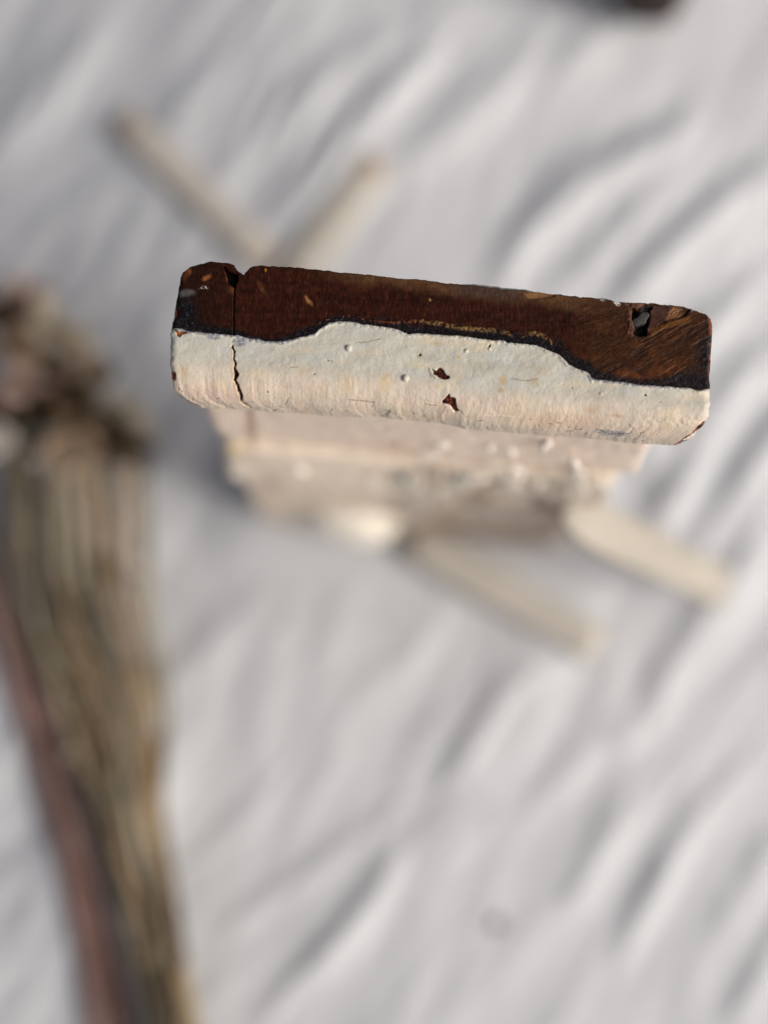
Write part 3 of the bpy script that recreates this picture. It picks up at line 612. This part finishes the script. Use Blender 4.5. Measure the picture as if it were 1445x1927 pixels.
# ================================================================== DARK WOOD AT THE TOP EDGE
def dark_piece():
    e = bpy.data.objects.new('dark_wood_piece', None); S.collection.objects.link(e)
    c = gnd(1236, -62, .02); e.location = (c[0], c[1], 0); e.rotation_euler = (0, 0, R(-8))
    tag(e, 'small very dark brown wood piece cut off by the top edge of the photo', 'wood block')
    w, d, h = .0105, .0112, .05; V = []; n = 28
    for z, s in ((.004, .93), (.006, 1), (.02, 1.0), (.035, .98), (.046, .98), (.0495, .93), (.0505, .8)):
        for i in range(n):
            a = 2 * math.pi * i / n; q = (abs(math.cos(a)) ** 6 + abs(math.sin(a)) ** 6) ** (-1 / 6) * s * (1 + .05 * math.sin(3 * a + z * 90))
            V.append((w * q * math.cos(a), d * q * math.sin(a), z))
    f = [(j * n + i, j * n + (i + 1) % n, (j + 1) * n + (i + 1) % n, (j + 1) * n + i) for j in range(6) for i in range(n)] + [tuple(range(n - 1, -1, -1)), tuple(range(6 * n, 7 * n))]
    link('body', mesh('body', V, f, mat('very_dark_wood', (.012, .008, .006), .7, nscale=200, namt=.5)), e)
    # a lighter reddish band where the varnish has gone
    V2 = [(p[0] * 1.015, p[1] * 1.015, p[2]) for p in V[2 * n:4 * n]]
    V2 = [(x, y, z * .6 + .004) for x, y, z in V2]
    link('worn_band', mesh('worn_band', V2, [(i, (i + 1) % n, n + (i + 1) % n, n + i) for i in range(n)], mat('red_brown_wood', (.07, .03, .015), .5)), e)
dark_piece()
c = gnd(935, 1740, 0)
sd = blob('seed', (0, 0, 0), (.0023, .0017, .0012), mat('dark_seed', (.10, .095, .075), .7, nscale=500), None, 5, (14, 8), 1, .1, .5)
sd.location = (c[0], c[1], cloth_z(c[0], c[1]) + .0008)
tag(sd, 'tiny dark seed lying alone on the cloth at lower right', 'seed')

# ================================================================== DRIED FLOWERS
rf = random.Random(12)
fm = {k: mat('dried_' + k, c_, .8, nscale=400, namt=.35, spec=.2) for k, c_ in dict(dark_brown=(.07, .042, .026), brown=(.19, .115, .068), tan=(.50, .385, .27), cream=(.74, .68, .54), pinkish=(.56, .43, .36), white=(.72, .68, .62)).items()}
smat = [mat('dried_stem_' + n_, c_, .75, nscale=250, namt=.3) for n_, c_ in (('olive', (.13, .105, .062)), ('tan', (.40, .29, .17)), ('grey_green', (.36, .345, .26)), ('dark', (.06, .045, .025)))]
m_red = mat('dusty_red_leaf', (.105, .052, .044), .7, nscale=90, namt=.25)
bun = bpy.data.objects.new('dried_flower_bunch', None); S.collection.objects.link(bun)
bun.location = tuple(gnd(300, 1700, 0)); bun.empty_display_size = .02
tag(bun, 'bunch of dried flowers with brown and cream heads and long stems at the left', 'dried flowers')
B0 = np.array(bun.location)
def tube(path, r0, r1, k=7):
    path = np.array(path); V = []; n = len(path)
    for i in range(n):
        t = path[min(i + 1, n - 1)] - path[max(i - 1, 0)]; t /= np.linalg.norm(t); a = np.cross(t, [0, 0, 1]); a /= np.linalg.norm(a) + 1e-9; b = np.cross(a, t)
        r = r0 + (r1 - r0) * i / (n - 1)
        if i in (0, n - 1): r *= .6
        for j in range(k): q = 2 * math.pi * j / k; V.append(path[i] + r * (a * math.cos(q) + b * math.sin(q)))
    f = [(i * k + j, (i + 1) * k + j, (i + 1) * k + (j + 1) % k, i * k + (j + 1) % k) for i in range(n - 1) for j in range(k)] + [tuple(range(k)), tuple(range((n - 1) * k + k - 1, (n - 1) * k - 1, -1))]
    return V, f
def spline(pts, n=26):
    pts = np.array(pts, float); m = len(pts); out = []
    ext = np.vstack([2 * pts[0] - pts[1], pts, 2 * pts[-1] - pts[-2]])
    for t in np.linspace(0, m - 1 - 1e-6, n):
        i = int(t); s = t - i; p0, p1, p2, p3 = ext[i:i + 4]
        out.append(.5 * (2 * p1 + (p2 - p0) * s + (2 * p0 - 5 * p1 + 4 * p2 - p3) * s * s + (3 * p1 - p0 - 3 * p2 + p3) * s ** 3))
    return out
def petals(r, n, seed, cup=.5):
    """one dried head: a calyx with many short curled petals round it"""
    q = random.Random(seed); V = []; F_ = []
    for k in range(n):
        az = k * 2.399 + q.uniform(-.3, .3); el = q.uniform(-.2, 1.35); l = r * q.uniform(.35, 1.0) * (1 + .35 * math.sin(az * 3 + seed)); w = r * q.uniform(.12, .28)
        d = np.array([math.cos(az) * math.cos(el), math.sin(az) * math.cos(el), math.sin(el)]); s_ = np.cross(d, [0, 0, 1.0]); s_ /= np.linalg.norm(s_) + 1e-6; u_ = np.cross(s_, d)
        b = len(V)
        for t, ww, lift in ((.12, .25, 0), (.45, .9, .05), (.8, 1, .18), (1, .5, .36)):
            c = d * l * t + u_ * l * lift * cup
            V += [c - s_ * w * ww, c + u_ * w * .25, c + s_ * w * ww]
        for j in range(3):
            for i in range(2): F_.append((b + j * 3 + i, b + j * 3 + i + 1, b + j * 3 + i + 4, b + j * 3 + i + 3))
    return V, F_
HEADS = [  # photo px of head centre, radius px, kind, height
 (8, 600, 44, 'brown', .020), (52, 566, 36, 'pinkish', .016), (20, 548, 22, 'brown', .012), (92, 612, 40, 'cream', .022), (140, 640, 34, 'cream', .016), (40, 655, 42, 'tan', .026), (100, 672, 30, 'brown', .016),
 (170, 712, 38, 'dark_brown', .018), (110, 730, 44, 'dark_brown', .024), (40, 722, 38, 'pinkish', .030), (70, 778, 42, 'dark_brown', .024), (-5, 770, 40, 'brown', .02), (150, 770, 40, 'brown', .018), (205, 790, 34, 'dark_brown', .014),
 (238, 772, 26, 'cream', .014), (268, 812, 22, 'cream', .010), (246, 842, 36, 'dark_brown', .020), (205, 850, 28, 'brown', .016), (165, 838, 32, 'tan', .030), (120, 850, 34, 'tan', .030), (70, 850, 30, 'dark_brown', .016), (4, 826, 26, 'white', .034), (155, 690, 26, 'tan', .026), (62, 930, 20, 'dark_brown', .012), (92, 868, 22, 'white', .022), (30, 610, 26, 'brown', .030), (180, 700, 22, 'cream', .012)]
for k, (u, v, r, kd, z) in enumerate(HEADS):
    uu = max(u, -30); fr = (min(max(uu, 0), 280)) / 280
    z = z + (.010 if kd in ('cream', 'tan', 'pinkish', 'white') else 0); HS = on_cloth(min(max(u, 0), 300), v)[2]; z = z + HS; x1, x2 = 45 + 235 * fr + rf.uniform(-24, 24), 185 + 112 * fr + rf.uniform(-26, 26); x3 = 285 + 78 * fr + rf.uniform(-16, 12)
    z1 = z * .7 + .004
    oc = lambda a_, b_, c_: on_cloth(a_, b_, c_, 2)
    pts = [gnd(u, v, z), gnd(uu * .6 + x1 * .4, v + 90, z1 + .002), oc(x1, 1150 + rf.uniform(-40, 40), .004 + rf.uniform(0, .014)), oc((x1 + x2) / 2 + 8 + rf.uniform(-16, 16), 1330, .003 + rf.uniform(0, .012)), oc(x2, 1520, .003 + rf.uniform(0, .012)), oc((x2 + x3) / 2, 1730, .003 + rf.uniform(0, .010)), oc(x3, 1930, .003 + rf.uniform(0, .012)), gnd(x3 + 50 + rf.uniform(-15, 15), 2200, .006 + rf.uniform(0, .01))]
    path = [p - B0 for p in spline(pts, 34)]
    V, f = tube(path, .0006, .0011)
    st = link('stem', mesh('stem', V, f, rf.choice(smat[:3] if k % 5 else smat)), bun)
    s = (CAMH - z) / FPX; V, f = petals(r * s * 1.35, 90, 100 + k)
    c0 = path[0]; V = [p + c0 for p in V]
    hd = link('flower_head', mesh('flower_head', V, f, fm[kd]), st)
    V, f = petals(r * s * .5, 16, 900 + k, .2); V = [p + c0 for p in V]
    link('flower_centre', mesh('flower_centre', V, f, fm['dark_brown' if kd != 'dark_brown' else 'brown']), st)
# thin leafy sprigs on the right side of the bunch
for k, (pp, mm) in enumerate([([(262, 880), (268, 1000), (282, 1150), (300, 1330), (296, 1440), (268, 1540), (290, 1700), (352, 1930), (400, 2200)], 2), ([(222, 880), (215, 1010), (236, 1180), (285, 1400), (292, 1500), (330, 1740), (372, 1930), (420, 2200)], 2), ([(150, 880), (135, 1000), (145, 1150), (135, 1250), (180, 1400), (225, 1600), (268, 1720), (300, 1930), (350, 2200)], 1), ([(60, 900), (60, 1050), (105, 1180), (160, 1350), (190, 1480), (220, 1640), (258, 1760), (310, 1930), (360, 2200)], 1), ([(20, 860), (25, 1000), (85, 1130), (130, 1260), (170, 1420), (205, 1560), (242, 1700), (290, 1930), (330, 2200)], 0), ([(200, 1330), (216, 1450), (228, 1550), (262, 1660), (320, 1800), (350, 1930), (380, 2200)], 3), ([(290, 1390), (300, 1440), (285, 1500), (250, 1560), (240, 1640), (250, 1700)], 2)]):
    path = [p - B0 for p in spline([(on_cloth(u, v, .007 + .003 * math.sin(i + k), 2) if v < 2000 else gnd(u, v, .01)) for i, (u, v) in enumerate(pp)], 40)]
    V, f = tube(path, .0009, .0013); st = link('stem', mesh('stem', V, f, smat[mm]), bun)
def strap(pp, w, z, m, name='leaf'):
    path = spline([on_cloth(u, v, z, 6) for u, v in pp], 26); V = []
    for i, p in enumerate(path):
        t = np.array(path[min(i + 1, 25)]) - np.array(path[max(i - 1, 0)]); a = np.cross(t, [0, 0, 1]); a /= np.linalg.norm(a)
        ww = w * math.sin(math.pi * (.06 + .9 * i / 25)) ** .5
        for (q, dz) in ((-1, .0012), (-.5, .0002), (0, 0), (.5, .0003), (1, .0014)): V.append(p - B0 + a * ww * q + np.array([0, 0, dz + .0006 * math.sin(i * .8)]))
    V += [np.array(p) - [0, 0, .0004] for p in V]; n = 26 * 5
    f = []
    for i in range(25):
        for j in range(4): a = i * 5 + j; f += [(a, a + 1, a + 6, a + 5), (n + a + 5, n + a + 6, n + a + 1, n + a)]
        for j in (0, 4): a = i * 5 + j; f.append((a, a + 5, n + a + 5, n + a))
    return link(name, mesh(name, V, f, m), bun)
pk_m = [mat('dusty_pink_stem_' + n_, c_, .75, nscale=250, namt=.25) for n_, c_ in (('pale', (.38, .27, .235)), ('rose', (.26, .15, .125)), ('brown', (.15, .085, .065)))]
for k in range(22):
    o_ = rf.uniform(-1, 1) * (1 - .2 * rf.random()); q = lambda c_, w_: c_ + w_ * o_ + rf.uniform(-7, 7)
    path = [p - B0 for p in spline([on_cloth(max(q(-60, 40), -140), 960, .004, 3), on_cloth(q(4, 36), 1150, .004, 3), on_cloth(q(56, 36), 1320, .003, 3), on_cloth(q(108, 34), 1500, .003, 3), on_cloth(q(160, 34), 1700, .003, 3), on_cloth(q(205, 40), 1930, .003, 3), gnd(q(240, 50), 2180, .003)], 30)]
    V, f = tube(path, .0006, .0011, 6); link('stem', mesh('stem', V, f, pk_m[k % 3]), bun)
# many finer straws woven through the bunch
for k in range(16):
    a = rf.random() ** 1.7; b = min(1, max(0, a + rf.uniform(-.4, .4))); c_ = min(1, max(0, b + rf.uniform(-.35, .35)))
    us = [-10 + 275 * a, 50 + 232 * (a + b) / 2, 120 + 180 * b, 188 + 112 * (b + c_) / 2, 238 + 98 * c_, 286 + 80 * c_, 340 + 60 * c_]
    vs = [rf.uniform(820, 960), 1150, 1330, 1520, 1730, 1930, 2200]
    path = [p - B0 for p in spline([on_cloth(u + rf.uniform(-9, 9), v, rf.uniform(.004, .018), 2) if v < 2000 else gnd(u, v, .006) for u, v in zip(us, vs)], 36)]
    V, f = tube(path, .00045, .0008, 5); link('stem', mesh('stem', V, f, smat[(1, 1, 0, 3, 1, 2)[k % 6]]), bun)
# small dry side leaves on the stems
m_lf = mat('dry_olive_leaf', (.17, .155, .10), .8, nscale=200, namt=.3)
for k in range(20):
    v = rf.uniform(930, 1900); fr = rf.random(); lo = np.interp(v, [930, 1500, 1900], [0, 150, 262]); hi = np.interp(v, [930, 1400, 1900], [275, 300, 362]); u = lo + (hi - lo) * fr
    V, f = petals(.0055, 3, 400 + k, .3); p = gnd(u, v, .008 + rf.uniform(0, .006)) - B0
    link('leaf', mesh('leaf', [q + p for q in V], f, m_lf), bun)
